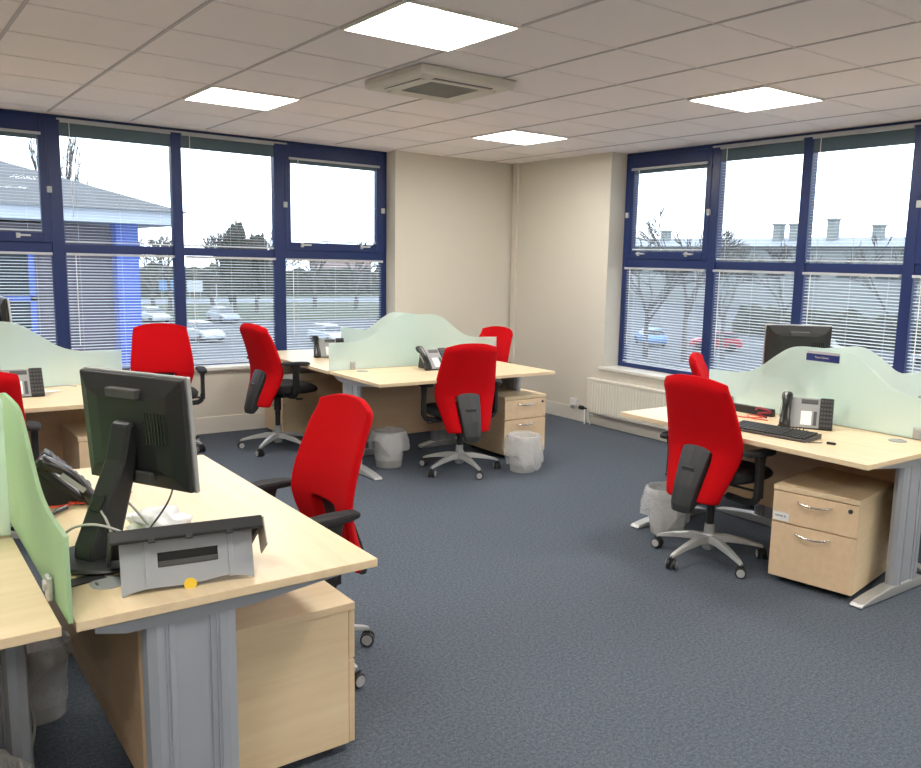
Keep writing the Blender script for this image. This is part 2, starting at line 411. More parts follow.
# ------------------------------------------------------------------ office chair  (local: sits facing +x)
def make_chair():
    t = thing('office_chair', '', 'office chair', (0, 0, 0), 0, 'red backed swivel office chairs')
    # star base
    b = bm_(); caps(b, lathe(b, [(.026, .055), (.034, .065), (.038, .13), (.03, .145), (.027, .2)], 20)); 
    for k in range(5):
        a = 2*PI*k/5+R(20); d = Vector((math.cos(a), math.sin(a), 0)); n = Vector((-d.y, d.x, 0)); rings = []
        for r, z, w, h in ((.02, .118, .026, .034), (.10, .118, .024, .03), (.20, .100, .019, .022), (.285, .078, .014, .014), (.305, .070, .011, .012)):
            p = d*r+Vector((0, 0, z)); rings.append([b.verts.new(p+n*sx*w+Vector((0, 0, sz*h/1.6))) for sx, sz in ((-1, -1), (1, -1), (.75, 1), (-.75, 1))])
        for i in range(4):
            for q in range(4): b.faces.new((rings[i][q], rings[i][(q+1) % 4], rings[i+1][(q+1) % 4], rings[i+1][q]))
        caps(b, rings)
    base = obj('star_base', b, 'silver', t, bev=.003)
    for k in range(5):
        a = 2*PI*k/5+R(20); cx, cy = .30*math.cos(a), .30*math.sin(a)
        b = bm_(); ca = a+R(55+30*k); ax = Vector((math.cos(ca), math.sin(ca), 0)); rot = ax.to_track_quat('Z', 'Y').to_matrix()
        for s in (-1, 1):
            caps(b, lathe(b, [(.024, -.009), (.0285, -.006), (.0285, .006), (.024, .009)], 18, Vector((cx, cy, .029))+ax*.017*s, rot))
        box(b, (cx, cy, .05), (.026, .026, .03), RZ(ca)); tube(b, [(cx, cy, .05), (cx, cy, .072)], .006)
        c = obj('caster', b, 'black', t)
        for s in (-1, 1):
            b = bm_(); caps(b, lathe(b, [(.0215, -.002), (.0215, .001), (.018, .003)], 18, Vector((cx, cy, .029))+ax*.0262*s, rot)); obj('wheel_cap', b, 'wheelgrey', c)
        c['label'] = 'black caster with grey wheel caps'
    b = bm_(); caps(b, lathe(b, [(.020, .06), (.022, .27), (.03, .275), (.03, .40), (.02, .41)], 18)); obj('gas_column', b, 'black', t, smooth=False)
    b = bm_(); box(b, (-.02, 0, .405), (.26, .15, .05), None, .01); box(b, (-.15, 0, .385), (.16, .07, .03), RY(R(-3)), .006); tube(b, [(.02, -.06, .40), (.04, -.25, .395)], .007); box(b, (.045, -.26, .395), (.05, .03, .012), None, .003)
    tube(b, [(-.02, .06, .40), (-.04, .25, .395)], .007); box(b, (-.045, .26, .395), (.05, .03, .012), None, .003)
    obj('tilt_mechanism', b, 'black', t)
    # seat cushion
    b = bm_(); nx, ny = 12, 12; top = []; bot = []
    for i in range(nx+1):
        rt, rb = [], []
        for j in range(ny+1):
            u = -1+2*i/nx; v = -1+2*j/ny
            X = .205*u*math.sqrt(1-.32*v*v/1.2); Y = .25*v*math.sqrt(1-.30*u*u/1.2)
            e = max(abs(u), abs(v)); drop = .032*max(0, (e-.7)/.3)**2 + (.03*max(0, u-.4)**1.5)
            z = .505-drop-.010*(1-u*u)*(1-v*v)
            rt.append(b.verts.new((X+.085, Y, z))); rb.append(b.verts.new((X*.93+.085, Y*.93, .415+.014*e)))
        top.append(rt); bot.append(rb)
    for i in range(nx):
        for j in range(ny):
            b.faces.new((top[i][j], top[i+1][j], top[i+1][j+1], top[i][j+1])); b.faces.new((bot[i][j], bot[i][j+1], bot[i+1][j+1], bot[i+1][j]))
    for i in range(nx):
        for j, s in ((0, 0), (ny, 1)):
            q = (top[i][j], bot[i][j], bot[i+1][j], top[i+1][j]); b.faces.new(q)
            q = (top[j and nx][i], bot[j and nx][i], bot[j and nx][i+1], top[j and nx][i+1]); b.faces.new(q)
    obj('seat', b, 'blackfab', t, smooth=True, sub=1)
    # back: inverted U pad
    zs = [.435, .46, .50, .55, .60, .65, .70, .715, .76, .82, .88, .94, 1.0, 1.045, 1.07, 1.085, 1.09]
    us = [-1, -.93, -.75, -.52, -.40, -.2, 0, .2, .40, .52, .75, .93, 1]
    wt = [(.43, .165), (.50, .186), (.60, .213), (.68, .238), (.74, .243), (.82, .237), (.92, .224), (1.0, .214), (1.06, .208), (1.09, .200)]
    xt = [(.43, -.232), (.50, -.212), (.58, -.178), (.66, -.150), (.72, -.145), (.80, -.162), (.90, -.195), (1.0, -.232), (1.09, -.268)]
    def grid(off):
        g = []
        for z in zs:
            w = interp(wt, z); x = sum(interp(xt, z+q) for q in (-.04, -.02, 0, .02, .04))/5; row = []
            for u in us:
                zz = z+(.022*(1-u*u)-.012 if z > 1.04 else 0)-(.02*max(0, abs(u)-.5) if z > 1.0 else 0)
                edge = max(0, (abs(u)-.75)/.25); thick = .056*(1-.55*edge)
                if z > 1.05: thick *= .75
                if z > 1.08: thick *= .6
                row.append(Vector((x+.045+.030*u*u-.002-(0 if off == 0 else thick), u*w, zz-.105)))
            g.append(row)
        return g
    F, K = grid(0), grid(1)
    b = bm_(); ug = {}
    def V(side, i, j):
        k = (side, i, j)
        if k not in ug: ug[k] = b.verts.new((F if side == 0 else K)[i][j])
        return ug[k]
    ni, nj = len(zs)-1, len(us)-1
    def keep(i, j):
        if not (0 <= i < ni and 0 <= j < nj): return False
        return not (zs[i] < .70-.01 and us[j] > -.45 and us[j+1] < .45)
    for i in range(ni):
        for j in range(nj):
            if not keep(i, j): continue
            b.faces.new((V(0, i, j), V(0, i, j+1), V(0, i+1, j+1), V(0, i+1, j))); b.faces.new((V(1, i, j), V(1, i+1, j), V(1, i+1, j+1), V(1, i, j+1)))
            if not keep(i-1, j): b.faces.new((V(0, i, j), V(1, i, j), V(1, i, j+1), V(0, i, j+1)))
            if not keep(i+1, j): b.faces.new((V(0, i+1, j), V(0, i+1, j+1), V(1, i+1, j+1), V(1, i+1, j)))
            if not keep(i, j-1): b.faces.new((V(0, i, j), V(0, i+1, j), V(1, i+1, j), V(1, i, j)))
            if not keep(i, j+1): b.faces.new((V(0, i, j+1), V(1, i, j+1), V(1, i+1, j+1), V(0, i+1, j+1)))
    obj('backrest', b, 'red', t, smooth=True, sub=2)
    # inner filler of the gap (black front of spine) and the spine cover leaning backwards
    b = bm_()
    rows = [(.36, -.322, -.285, .056), (.40, -.322, -.250, .064), (.50, -.292, -.225, .074), (.60, -.252, -.200, .084), (.68, -.216, -.180, .090), (.712, -.200, -.172, .088)]
    rings = []
    for z, xb, xf, w in rows:
        xb += .045; xf += .045; z -= .085; rings.append([b.verts.new(p) for p in ((xb+.012, -w, z), (xb, -w*.6, z), (xb-.004, 0, z), (xb, w*.6, z), (xb+.012, w, z), (xf, w, z), (xf, -w, z))])
    for i in range(len(rings)-1):
        for q in range(7): b.faces.new((rings[i][q], rings[i][(q+1) % 7], rings[i+1][(q+1) % 7], rings[i+1][q]))
    caps(b, rings); sp = obj('spine_cover', b, 'spine', t, bev=.006)
    b = bm_(); box(b, (-.219, 0, .500), (.008, .075, .030), RY(R(-20)), .003); obj('height_handle', b, 'darkgrey', sp)
    # arms
    for s in (-1, 1):
        b = bm_()
        tube(b, [(.0, s*.10, .415), (.0, s*.24, .405), (.0, s*.282, .43), (.0, s*.290, .48)], .020, 10, smoothen=1)
        prism(b, [(-.028, .44), (.028, .44), (.022, .60), (.034, .665), (-.040, .665), (-.024, .60)], 1, s*.290-.014, s*.290+.014)
        a = obj('armrest', b, 'black', t, bev=.004)
        b = bm_(); n = 20; rings = []
        for zz, sc in ((.664, .86), (.670, 1), (.684, 1), (.692, .88)):
            ring = []
            for k in range(n):
                an = 2*PI*k/n; X = .125*math.copysign(abs(math.cos(an))**.7, math.cos(an))*sc; Y = .038*math.copysign(abs(math.sin(an))**.7, math.sin(an))*sc
                ring.append(b.verts.new((X+.01, s*.284+Y-s*.012*(X/.125)**2, zz+(.004 if X < 0 else -.006*(X/.125)**2))))
            rings.append(ring)
        for i in range(3):
            for k in range(n): b.faces.new((rings[i][k], rings[i][(k+1) % n], rings[i+1][(k+1) % n], rings[i+1][k]))
        caps(b, rings); obj('arm_pad', b, 'blackfab', a, smooth=False)
    return t
chair = make_chair()
chairs = [  # x, y, yaw, rise of seat and back, rise of the arms, turn of the star base, label
 (-4.500, -4.570, 181, .055, -.020, 1-20-181, 'nearest red office chair, pushed in at the front desk with the silver laptop riser'),
 (-3.86, -.50, -100, .02, -.03, 33, 'red office chair against the left window, seen above the front black monitor'),
 (-3.085, -.91, 8, .055, .06, 4-20-8, 'red office chair seen side on, at the left end of the middle desks'),
 (-2.215, -2.30, 78, .0, -.005, 50-20-78, 'red office chair seen from behind at the middle desk, between two waste bins'),
 (-1.15, -1.08, 188, -.02, -.03, 0, 'red office chair in the wall corner behind the middle desk screens'),
 (-2.165, -4.665, 2, .035, -.035, 37-20-2, 'large red office chair seen from behind at the right desk with the keyboard'),
 (-1.07, -3.86, -56, .0, -.02, 10, 'red office chair beyond the right desk under the window, only its top showing'),
 (-5.37, -2.52, 92, .0, -.02, 10, 'red office chair cut off by the left edge of the photo, beside a desk phone')]
for i, (x, y, a, dz, da, st, lb) in enumerate(chairs):
    o = chair if i == 0 else dup(chair)
    o.location = (x, y, 0); o.rotation_euler = (0, 0, R(a)); o['label'] = lb
    for ch in o.children:
        kd = ch.name.split('.')[0]
        if kd in ('star_base', 'caster'): ch.rotation_euler = (0, 0, R(st)); ch.location = (0, 0, 0)
        else: ch.location = (0, 0, da if kd == 'armrest' else dz)

# ------------------------------------------------------------------ desks (local: user on -y side, screen edge y = 0, centred in x)
def make_desk(L, D, label, loc, rz, skipmod=False):
    t = thing('office_desk', label, 'desk', loc, rz, 'beech office desks with silver legs')
    b = bm_(); mm(b, (-L/2, -D, .695), (L/2, -.006, .72), .002); obj('desktop', b, 'beech', t)
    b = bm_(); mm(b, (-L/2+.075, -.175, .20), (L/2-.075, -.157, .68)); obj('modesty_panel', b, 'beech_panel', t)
    b = bm_(); mm(b, (-L/2+.10, -.40, .655), (L/2-.10, -.36, .690)); mm(b, (-L/2+.10, -.14, .655), (L/2-.10, -.11, .690)); obj('crossbar', b, 'silver_paint', t)
    for s in (-1, 1):
        x = s*(L/2-.055)
        b = bm_()
        yc = -.280; w = .120
        n = 10; 
        # two rounded extrusions and a recessed panel
        for sg in (-1, 1):
            y0 = yc+sg*w; y1 = yc+sg*.045
            pts = [(x-.026, y1), (x-.030, y1+sg*.02), (x-.030, y0-sg*.03), (x-.022, y0-sg*.008), (x, y0), (x+.022, y0-sg*.008), (x+.030, y0-sg*.03), (x+.030, y1+sg*.02), (x+.026, y1)]
            prism(b, pts, 2, .045, .656)
            for q in (.06, .068): mm(b, (x-.0325, yc+sg*q-.0015, .05), (x+.0325, yc+sg*q+.0015, .652))
        lg = obj('leg', b, 'silver_paint', t)
        b = bm_(); mm(b, (x-.021, yc-.045, .05), (x+.021, yc+.045, .656))
        obj('cable_cover', b, 'silver_paint', lg)
        b = bm_(); prism(b, [(-.05, .694), (-D+.06, .694), (-D+.07, .688), (-.42, .655), (-.12, .655), (-.05, .672)], 0, x-.030, x+.030); obj('top_arm', b, 'silver_paint', lg)
        b = bm_(); prism(b, [(-.05, .004), (-.05, .03), (-.17, .055), (-.42, .055), (-.60, .035), (-.675, .022), (-.69, .008), (-.68, .004)], 0, x-.033, x+.033)
        obj('foot', b, 'silver', lg, bev=.006)
    # cable ports
    for s in (-1, 1):
        b = bm_(); caps(b, lathe(b, [(.046, .7195), (.046, .7225), (.042, .7235)], 28, (s*(L/2-.22), -.125, 0))); o = obj('cable_port', b, 'greyplastic', t)
        b = bm_(); mm(b, (s*(L/2-.22)-.012, -.100, .7230), (s*(L/2-.22)+.012, -.093, .7242)); obj('port_slot', b, 'darkgrey', o)
    return t
desks = [
 (1.565, .80, 'front beech desk with black monitor and silver laptop riser', (-5.43, -4.655, 0), 90),
 (1.56, .775, 'beech desk at the lower left corner, only its empty near end showing', (-6.235, -4.665, 0), 0),
 (1.56, .775, 'beech desk behind the green screen at the left edge, beyond the lower left desk', (-6.235, -4.625, 0), 180),
 (1.60, .80, 'beech desk at the left edge under a blue-white screen, with a grey phone', (-5.20, -1.50, 0), 0),
 (1.46, .78, 'beech desk behind the blue-white screen, nearest the window with the black chair arm', (-5.175, -.765, 0), 90),
 (1.46, .78, 'beech desk hidden left of the blue-white screen near the window', (-5.225, -.765, 0), -90),
 (1.60, .795, 'middle beech desk with the phone, nearest side with a red chair in front', (-2.138, -1.57, 0), 0),
 (1.50, .79, 'beech desk at the left of the middle cluster, running towards the left window', (-2.155, -.80, 0), -90),
 (1.50, .79, 'beech desk hidden behind the middle screens near the wall corner', (-2.12, -.80, 0), 90),
 (1.565, .79, 'right beech desk with keyboard and phone', (-1.437, -4.79, 0), -90),
 (1.36, .775, 'beech desk behind the right screen carrying a black monitor, by the window', (-.735, -4.775, 0), 180),
 (1.36, .775, 'beech desk beyond the sign on the right screen, at the right edge', (-.735, -4.815, 0), 0)]
for L, D, lb, loc, a in desks: make_desk(L, D, lb, loc, R(a))

# ------------------------------------------------------------------ desk screens
MAIN = [(0, 1.142), (.14, 1.140), (.21, 1.125), (.30, 1.066), (.40, .990), (.47, .955), (.57, .936), (.80, .932)]
PERP = [(0, 1.140), (.36, 1.138), (.46, 1.122), (.56, 1.085), (.70, 1.025), (.80, .972), (.90, .942), (1.5, .930)]
def screen(label, loc, rz, a, bnd, prof, m, clamps):
    t = thing('desk_screen', label, 'desk screen', loc, rz, 'frosted wave topped desk screens')
    b = bm_(); n = 60; th = .005; cols = []
    for i in range(n+1):
        x = a+(bnd-a)*i/n; z = sum(interp(prof, abs(x)+q) for q in (-.03, -.015, 0, .015, .03))/5
        cols.append([b.verts.new(p) for p in ((x, -th, .722), (x, th, .722), (x, th, z), (x, -th, z))])
    for i in range(n):
        for q in range(4): b.faces.new((cols[i][q], cols[i][(q+1) % 4], cols[i+1][(q+1) % 4], cols[i+1][q]))
    caps(b, cols); obj('panel', b, m, t)
    for x in clamps:
        for s in (-1, 1):
            b = bm_(); box(b, (x, s*.014, .752), (.042, .014, .062), None, .005); caps(b, lathe(b, [(.014, 0), (.014, .006)], 14, (x, s*.021, .760), RX(-s*PI/2)))
            obj('clamp', b, 'silver', t)
    return t
screen('pale green frosted screen on the left edge beside the front desk', (-5.435, -4.655, 0), R(90), -.785, .785, MAIN, 'frost_green', (-.60, .60))
screen('frosted screen at the left edge standing across behind the green one', (-5.445, -4.645, 0), R(180), .01, 1.5, PERP, 'frost', (.3, 1.2))
screen('blue-white frosted screen on the desk at the left window', (-5.20, -1.49, 0), 0, -.80, .80, MAIN, 'frost', (-.62, .62))
screen('frosted screen behind the blue-white screen, running to the left window', (-5.20, -1.475, 0), R(90), .01, 1.43, PERP, 'frost', (.3, 1.2))
screen('long aqua frosted screen across the middle desks', (-2.138, -1.562, 0), 0, -.795, .795, MAIN, 'frost', (-.60, .60))
screen('aqua frosted screen behind the long one, running from it to the left window', (-2.138, -1.550, 0), R(90), .01, 1.385, PERP, 'frost', (.3, 1.2))
scR = screen('long white-green frosted screen on the right desk with a small blue sign', (-1.431, -4.79, 0), R(-90), -.785, .785, MAIN, 'frost', (-.60, .60))
screen('pale frosted screen behind the right one, running to the right window', (-1.42, -4.795, 0), 0, .01, 1.36, PERP, 'frost', (.3, 1.15))
# sign on right screen: grey strip on top of dark blue plate with white lettering
t = thing('name_sign', 'small dark blue sign with white lettering on top of the right screen', 'sign', (-1.442, -4.810, 1.095), R(-90)); t.scale = (1.28, 1, 1.1)
b = bm_(); mm(b, (-.078, -.010, -.025), (.083, -.002, .012), .001); obj('sign_plate', b, 'signblue', t)
b = bm_(); mm(b, (-.072, -.0085, .012), (.083, -.002, .026), .001); o = obj('holder_strip', b, 'signgrey', t); o['label'] = 'pale grey strip'
def text_mesh(s, size, m, parent, loc, rot):
    cu = bpy.data.curves.new('lettering', 'FONT'); cu.body = s; cu.size = size; cu.align_x = 'CENTER'; cu.align_y = 'CENTER'; cu.extrude = .0004
    tmp = bpy.data.objects.new('tmp', cu); C.objects.link(tmp)
    dg = bpy.context.evaluated_depsgraph_get(); me = bpy.data.meshes.new_from_object(tmp.evaluated_get(dg)); bpy.data.objects.remove(tmp); bpy.data.curves.remove(cu)
    me.materials.clear(); me.materials.append(M[m]); o = bpy.data.objects.new('lettering', me); C.objects.link(o); o.parent = parent; o.location = loc; o.rotation_euler = rot
    return o
text_mesh('Turn Down', .0145, 'white', t, (.0, -.0112, -.005), (R(90), 0, 0))

# ------------------------------------------------------------------ pedestals (front faces -y, origin front centre)
def make_pedestal():
    t = thing('drawer_pedestal', '', 'drawer unit', (0, 0, 0), 0, 'beech two drawer pedestals')
    b = bm_(); mm(b, (-.21, .02, .035), (.21, .575, .485), .001); obj('body', b, 'beech_y', t)
    b = bm_(); mm(b, (-.215, 0, .485), (.215, .58, .510), .002); obj('top', b, 'beech_y', t)
    for z0, z1, hz in ((.324, .480, .440), (.038, .317, .278)):
        b = bm_(); mm(b, (-.212, 0, z0), (.212, .02, z1), .0015); d = obj('drawer', b, 'beech_drawer', t)
        b = bm_(); tube(b, [(-.085, 0, hz+.004), (-.075, -.016, hz+.002), (-.03, -.027, hz-.005), (.03, -.027, hz-.005), (.075, -.016, hz+.002), (.085, 0, hz+.004)], .0052, 8, smoothen=1); obj('handle', b, 'chrome', d, smooth=True)
    b = bm_(); caps(b, lathe(b, [(.011, 0), (.011, .004)], 14, (.175, -.001, .450), RX(PI/2))); obj('lock', b, 'darkgrey', t)
    for sx in (-.16, .16):
        for y in (.07, .50):
            b = bm_(); caps(b, lathe(b, [(.017, -.012), (.017, .012)], 14, (sx, y, .0175), RY(PI/2))); obj('caster', b, 'black', t)
    return t
ped = make_pedestal()
ped.location = (-4.60, -5.02, 0); ped.rotation_euler = (0, 0, R(90)); ped['label'] = 'largest beech drawer unit, under the front desk, side facing the camera'
rr = R(-79.5); PR = (-2.13, -5.265, 0)
dup(ped, (PR[0], PR[1], 0), rr, 'beech drawer unit with a white sticker, under the right desk')
dup(ped, (-1.50, -2.20, 0), 0, 'beech drawer unit under the middle desk behind a bagged waste bin')
dup(ped, (-4.60, -2.19, 0), 0, 'beech drawer unit seen left of the front monitor, under the left window desk')
dup(ped, (-2.90, -.36, 0), R(-90), 'beech drawer unit behind the side-on chair, under the left middle desk')
# label sticker on the right pedestal
rot = RZ(rr)
p = Vector(PR)+rot @ Vector((-.165, -.0012, .352))
t = thing('sticker_label', 'small white printed sticker on the upper drawer of the right drawer unit', 'label', p, rr)
b = bm_(); mm(b, (-.042, -.0004, -.022), (.042, .0004, .022)); obj('backing', b, 'paper', t)
text_mesh('REPAIR 23', .013, 'darkgrey', t, (-.002, -.0009, .002), (R(90), 0, 0))

# ------------------------------------------------------------------ waste bins
def make_bin(seed, loc, label, drape=.16, rz=0):
    random.seed(seed)
    t = thing('waste_bin', label, 'waste bin', loc, rz, 'translucent waste bins with clear liners')
    b = bm_(); r = lathe(b, [(.092, .004), (.098, .0), (.102, .008), (.122, .27), (.126, .275), (.122, .268)], 32); b.faces.new(r[0][::-1]); obj('bin_body', b, 'bin', t, smooth=True)
    b = bm_(); n = 56; rings = []
    ph = [random.uniform(0, 6.28) for _ in range(4)]
    rows = [(.108, .06, 0), (.112, .18, .2), (.118, .262, .25), (.125, .284, .5), (.131, .281, .6), (.138, .25, 1), (.146, .20, 1.3), (.155, .15, 1.7), (.150, .12, 2.0)]
    for i, (r, z, am) in enumerate(rows):
        ring = []
        for k in range(n):
            a = 2*PI*k/n; w = math.sin(7*a+ph[0])*.4+math.sin(13*a+ph[1]+i*.3)*.35+math.sin(3*a+ph[2])*.6+math.sin(23*a+ph[3])*.2
            rr = r+am*.009*w; zz = z
            if i > 4: f = (i-4)/4; zz = .281-(.281-z)*(drape/.16)*(.75+.35*math.sin(2*a+ph[2])+.15*math.sin(5*a+ph[1]))
            else: zz += am*.006*w
            ring.append(b.verts.new((rr*math.cos(a), rr*math.sin(a), max(zz, .03))))
        rings.append(ring)
    for i in range(len(rings)-1):
        for k in range(n): b.faces.new((rings[i][k], rings[i][(k+1) % n], rings[i+1][(k+1) % n], rings[i+1][k]))
    obj('bin_liner', b, 'bag', t, smooth=True)
    return t
make_bin(1, (-2.60, -1.90, 0), 'waste bin with a clear liner under the left end of the middle desk', .15)
make_bin(5, (-1.80, -2.56, 0), 'waste bin with a long draped liner in front of the middle drawer unit', .26)
make_bin(9, (-2.01, -4.225, 0), 'waste bin behind the large red chair under the right desk', .22)
make_bin(13, (-5.655, -5.20, 0), 'waste bin on the floor under the lower left desk', .15)
make_bin(17, (-5.378, -4.42, 0), 'waste bin deep under the desks at the lower left', .09).scale = (.80, .80, .95)

# ------------------------------------------------------------------ phones (front faces -y, origin centre of base)
def make_phone():
    t = thing('desk_phone', '', 'phone', (0, 0, 0), 0, 'grey and black desk phones')
    tl = RX(R(46))
    def P(x, y, z): return tl @ Vector((x, y, z))+Vector((0, -.02, .066))
    b = bm_(); box(b, P(.010, 0, -.002), (.215, .188, .022), tl, .006); obj('body', b, 'black', t)
    b = bm_(); box(b, P(-.010, 0, .010), (.150, .184, .006), tl, .002); obj('face_plate', b, 'greyplastic', t)
    b = bm_(); prism(b, [(-.080, .001), (.080, .001), (.055, .122), (.040, .126), (-.088, .008)], 0, -.085, .10); obj('stand', b, 'black', t)
    b = bm_(); box(b, P(.088, 0, .006), (.066, .190, .026), tl, .005); kp = obj('key_block', b, 'black', t)
    b = bm_()
    for i in range(4):
        for j in range(7): box(b, P(.066+.0145*i, -.078+.025*j, .0205), (.010, .012, .003), tl)
    obj('keys', b, 'darkgrey', kp)
    b = bm_(); box(b, P(.005, .068, .0145), (.082, .026, .004), tl, .001); obj('display', b, 'darkgrey', t)
    b = bm_(); box(b, P(-.008, -.035, .0142), (.052, .085, .002), tl); obj('index_card', b, 'paper', t)
    b = bm_(); box(b, P(.035, -.035, .0145), (.016, .085, .004), tl, .001); obj('side_keys', b, 'darkgrey', t)
    # handset
    b = bm_(); rings = []
    for y, z, w, h in ((-.112, .020, .020, .012), (-.104, .026, .029, .022), (-.070, .030, .029, .023), (-.045, .042, .022, .016), (0, .050, .020, .014), (.045, .042, .022, .016), (.070, .030, .029, .023), (.104, .026, .029, .022), (.112, .020, .020, .012)):
        rings.append([b.verts.new(P(-.108+w*cx, y, z-.002+h*cz)) for cx, cz in ((-1, -.6), (-.7, -1), (.7, -1), (1, -.6), (1, .5), (.6, 1), (-.6, 1), (-1, .5))])
    for i in range(len(rings)-1):
        for k in range(8): b.faces.new((rings[i][k], rings[i][(k+1) % 8], rings[i+1][(k+1) % 8], rings[i+1][k]))
    caps(b, rings); hs = obj('handset', b, 'blackgloss', t, smooth=True, sub=1)
    b = bm_(); box(b, P(-.134, -.01, .034), (.003, .085, .016), tl @ RX(R(-4)), .001); obj('grip_inlay', b, 'greyplastic', hs)
    b = bm_(); pts = []
    for k in range(90):
        s = k/89; a = s*2*PI*18; c = Vector((-.10-.035*math.sin(PI*s), -.105-.075*s+.04*math.sin(PI*s), .030-.024*min(1, s*3)))
        if s > .5: c.x += (s-.5)*.20
        pts.append(c+Vector((.005*math.cos(a), 0, .005*math.sin(a)+.003)))
    tube(b, pts, .0022, 5); obj('coiled_cord', b, 'black', t)
    return t
ph = make_phone()
ph.location = (-5.268, -4.30, .72); ph.rotation_euler = (0, 0, R(78)); ph.scale = (1.08, 1.08, 1.08); ph['label'] = 'large dark desk phone seen from its handset side, on the front desk beside red cables'
dup(ph, (-1.62, -4.86, .72), R(-58), 'grey desk phone on the right desk below the blue sign')
dup(ph, (-2.12, -1.77, .72), R(0), 'desk phone on the middle desk, behind the red chair back')
dup(ph, (-2.50, -.66, .72), R(-18), 'desk phone at the left window end of the middle desks, behind the screen end')
dup(ph, (-5.05, -1.80, .72), R(-4), 'desk phone at the left edge in front of the blue-white screen')

# ------------------------------------------------------------------ monitors (screen faces +x, origin base centre)
def make_monitor():
    t = thing('computer_monitor', '', 'monitor', (0, 0, 0), 0, 'black flat screen monitors')
    W, Hh = .415, .335; lean = RY(R(-4)); cz = .35; cx = .145
    def P(x, y, z): return lean @ Vector((x, y, z))+Vector((cx, 0, cz))
    b = bm_(); box(b, P(.003, 0, 0), (.015, W, Hh), lean, .004); fr = obj('bezel', b, 'silver', t); fr['label'] = 'silver edged front bezel'
    b = bm_(); box(b, P(.0115, 0, .0), (.002, W-.03, Hh-.035), lean); obj('display', b, 'screenface', fr)
    b = bm_(); rings = []
    for x, w, h in ((-.010, W/2-.003, Hh/2-.003), (-.022, W/2-.006, Hh/2-.006), (-.040, W/2-.05, Hh/2-.05), (-.046, W/2-.10, Hh/2-.07)):
        rings.append([b.verts.new(P(x, a*w, c*h)) for a, c in ((-1, -1), (1, -1), (1, 1), (-1, 1))])
    for i in range(3):
        for k in range(4): b.faces.new((rings[i][k], rings[i][(k+1) % 4], rings[i+1][(k+1) % 4], rings[i+1][k]))
    caps(b, rings); sh = obj('rear_shell', b, 'black', t, bev=.004)
    b = bm_(); box(b, P(-.043, 0, .115), (.028, .12, .026), lean, .003)
    obj('cable_recess', b, 'darkgrey', sh)
    b = bm_()
    for k in range(7): box(b, P(-.0465, -.15+.012*k, .02), (.002, .004, .09), lean)
    obj('vents', b, 'blackgloss', sh)
    b = bm_(); box(b, P(-.046, 0, -.125), (.02, .17, .03), lean, .003); obj('port_strip', b, 'darkgrey', sh)
    # arm: thick leaning neck with cable hole
    b = bm_()
    prism(b, [(-.065, .012), (.025, .012), (.095, .235), (.112, .330), (.102, .385), (.075, .375), (.050, .275), (-.06, .055)], 1, -.038, .038)
    nk = obj('stand_neck', b, 'black', t, bev=.010)
    b = bm_(); box(b, (-.008, 0, .165), (.010, .045, .05), RY(R(26)), .003); obj('cable_hole', b, 'blackgloss', nk)
    b = bm_(); rings = lathe(b, [(.118, 0), (.125, .004), (.120, .012), (.06, .018)], 32); caps(b, rings)
    bmesh.ops.scale(b, vec=(1, 1.15, 1), verts=b.verts); bmesh.ops.translate(b, verts=b.verts, vec=(.0, 0, 0)); obj('stand_base', b, 'black', t, bev=.002)
    return t
mon = make_monitor()
mon.location = (-5.280, -5.035, .725); mon.rotation_euler = (0, 0, R(27)); mon['label'] = 'large black monitor seen from behind on the front desk'
dup(mon, (-1.15, -4.49, .72), R(50), 'black monitor seen from behind over the right screen, against the window')
dup(mon, (-5.065, -.36, .69+.03), R(2), 'monitor whose corner shows at the left edge above the blue-white screen')

# ------------------------------------------------------------------ laptop riser on the front desk
t = thing('laptop_riser', 'silver and black laptop riser with a yellow sticker on the front desk', 'laptop stand', (-5.14, -5.365, .72), R(-9))
b = bm_()  # plate with slot, leaning back, arched lower edge
lean = RX(R(-14))
outline = [(-.163, 0), (-.145, .006), (-.11, .012), (-.02, .010), (.03, .012), (.09, .020), (.14, .012), (.163, .004), (.163, .142), (-.163, .142)]
def Pl(x, d, z): q = lean @ Vector((x, d, z)); return q
def plate_cols(bm):
    xs = [-.163, -.145, -.11, -.075, -.02, .03, .075, .09, .14, .163]
    lowz = {-.163: 0, -.145: .006, -.11: .012, -.075: .012, -.02: .010, .03: .012, .075: .018, .09: .020, .14: .012, .163: .004}
    rows = lambda x: [lowz[x], .062, .100, .142]
    g = {}
    for s, d in ((0, -.003), (1, .003)):
        for i, x in enumerate(xs):
            for j, z in enumerate(rows(x)): g[s, i, j] = bm.verts.new(Pl(x, d, z))
    def keep(i, j): return 0 <= i < 9 and 0 <= j < 3 and not (j == 1 and xs[i] >= -.076 and xs[i+1] <= .076)
    for i in range(9):
        for j in range(3):
            if not keep(i, j): continue
            bm.faces.new((g[0, i, j], g[0, i+1, j], g[0, i+1, j+1], g[0, i, j+1])); bm.faces.new((g[1, i, j], g[1, i, j+1], g[1, i+1, j+1], g[1, i+1, j]))
            if not keep(i-1, j): bm.faces.new((g[0, i, j], g[0, i, j+1], g[1, i, j+1], g[1, i, j]))
            if not keep(i+1, j): bm.faces.new((g[0, i+1, j], g[1, i+1, j], g[1, i+1, j+1], g[0, i+1, j+1]))
            if not keep(i, j-1): bm.faces.new((g[0, i, j], g[1, i, j], g[1, i+1, j], g[0, i+1, j]))
            if not keep(i, j+1): bm.faces.new((g[0, i, j+1], g[0, i+1, j+1], g[1, i+1, j+1], g[1, i, j+1]))
plate_cols(b)
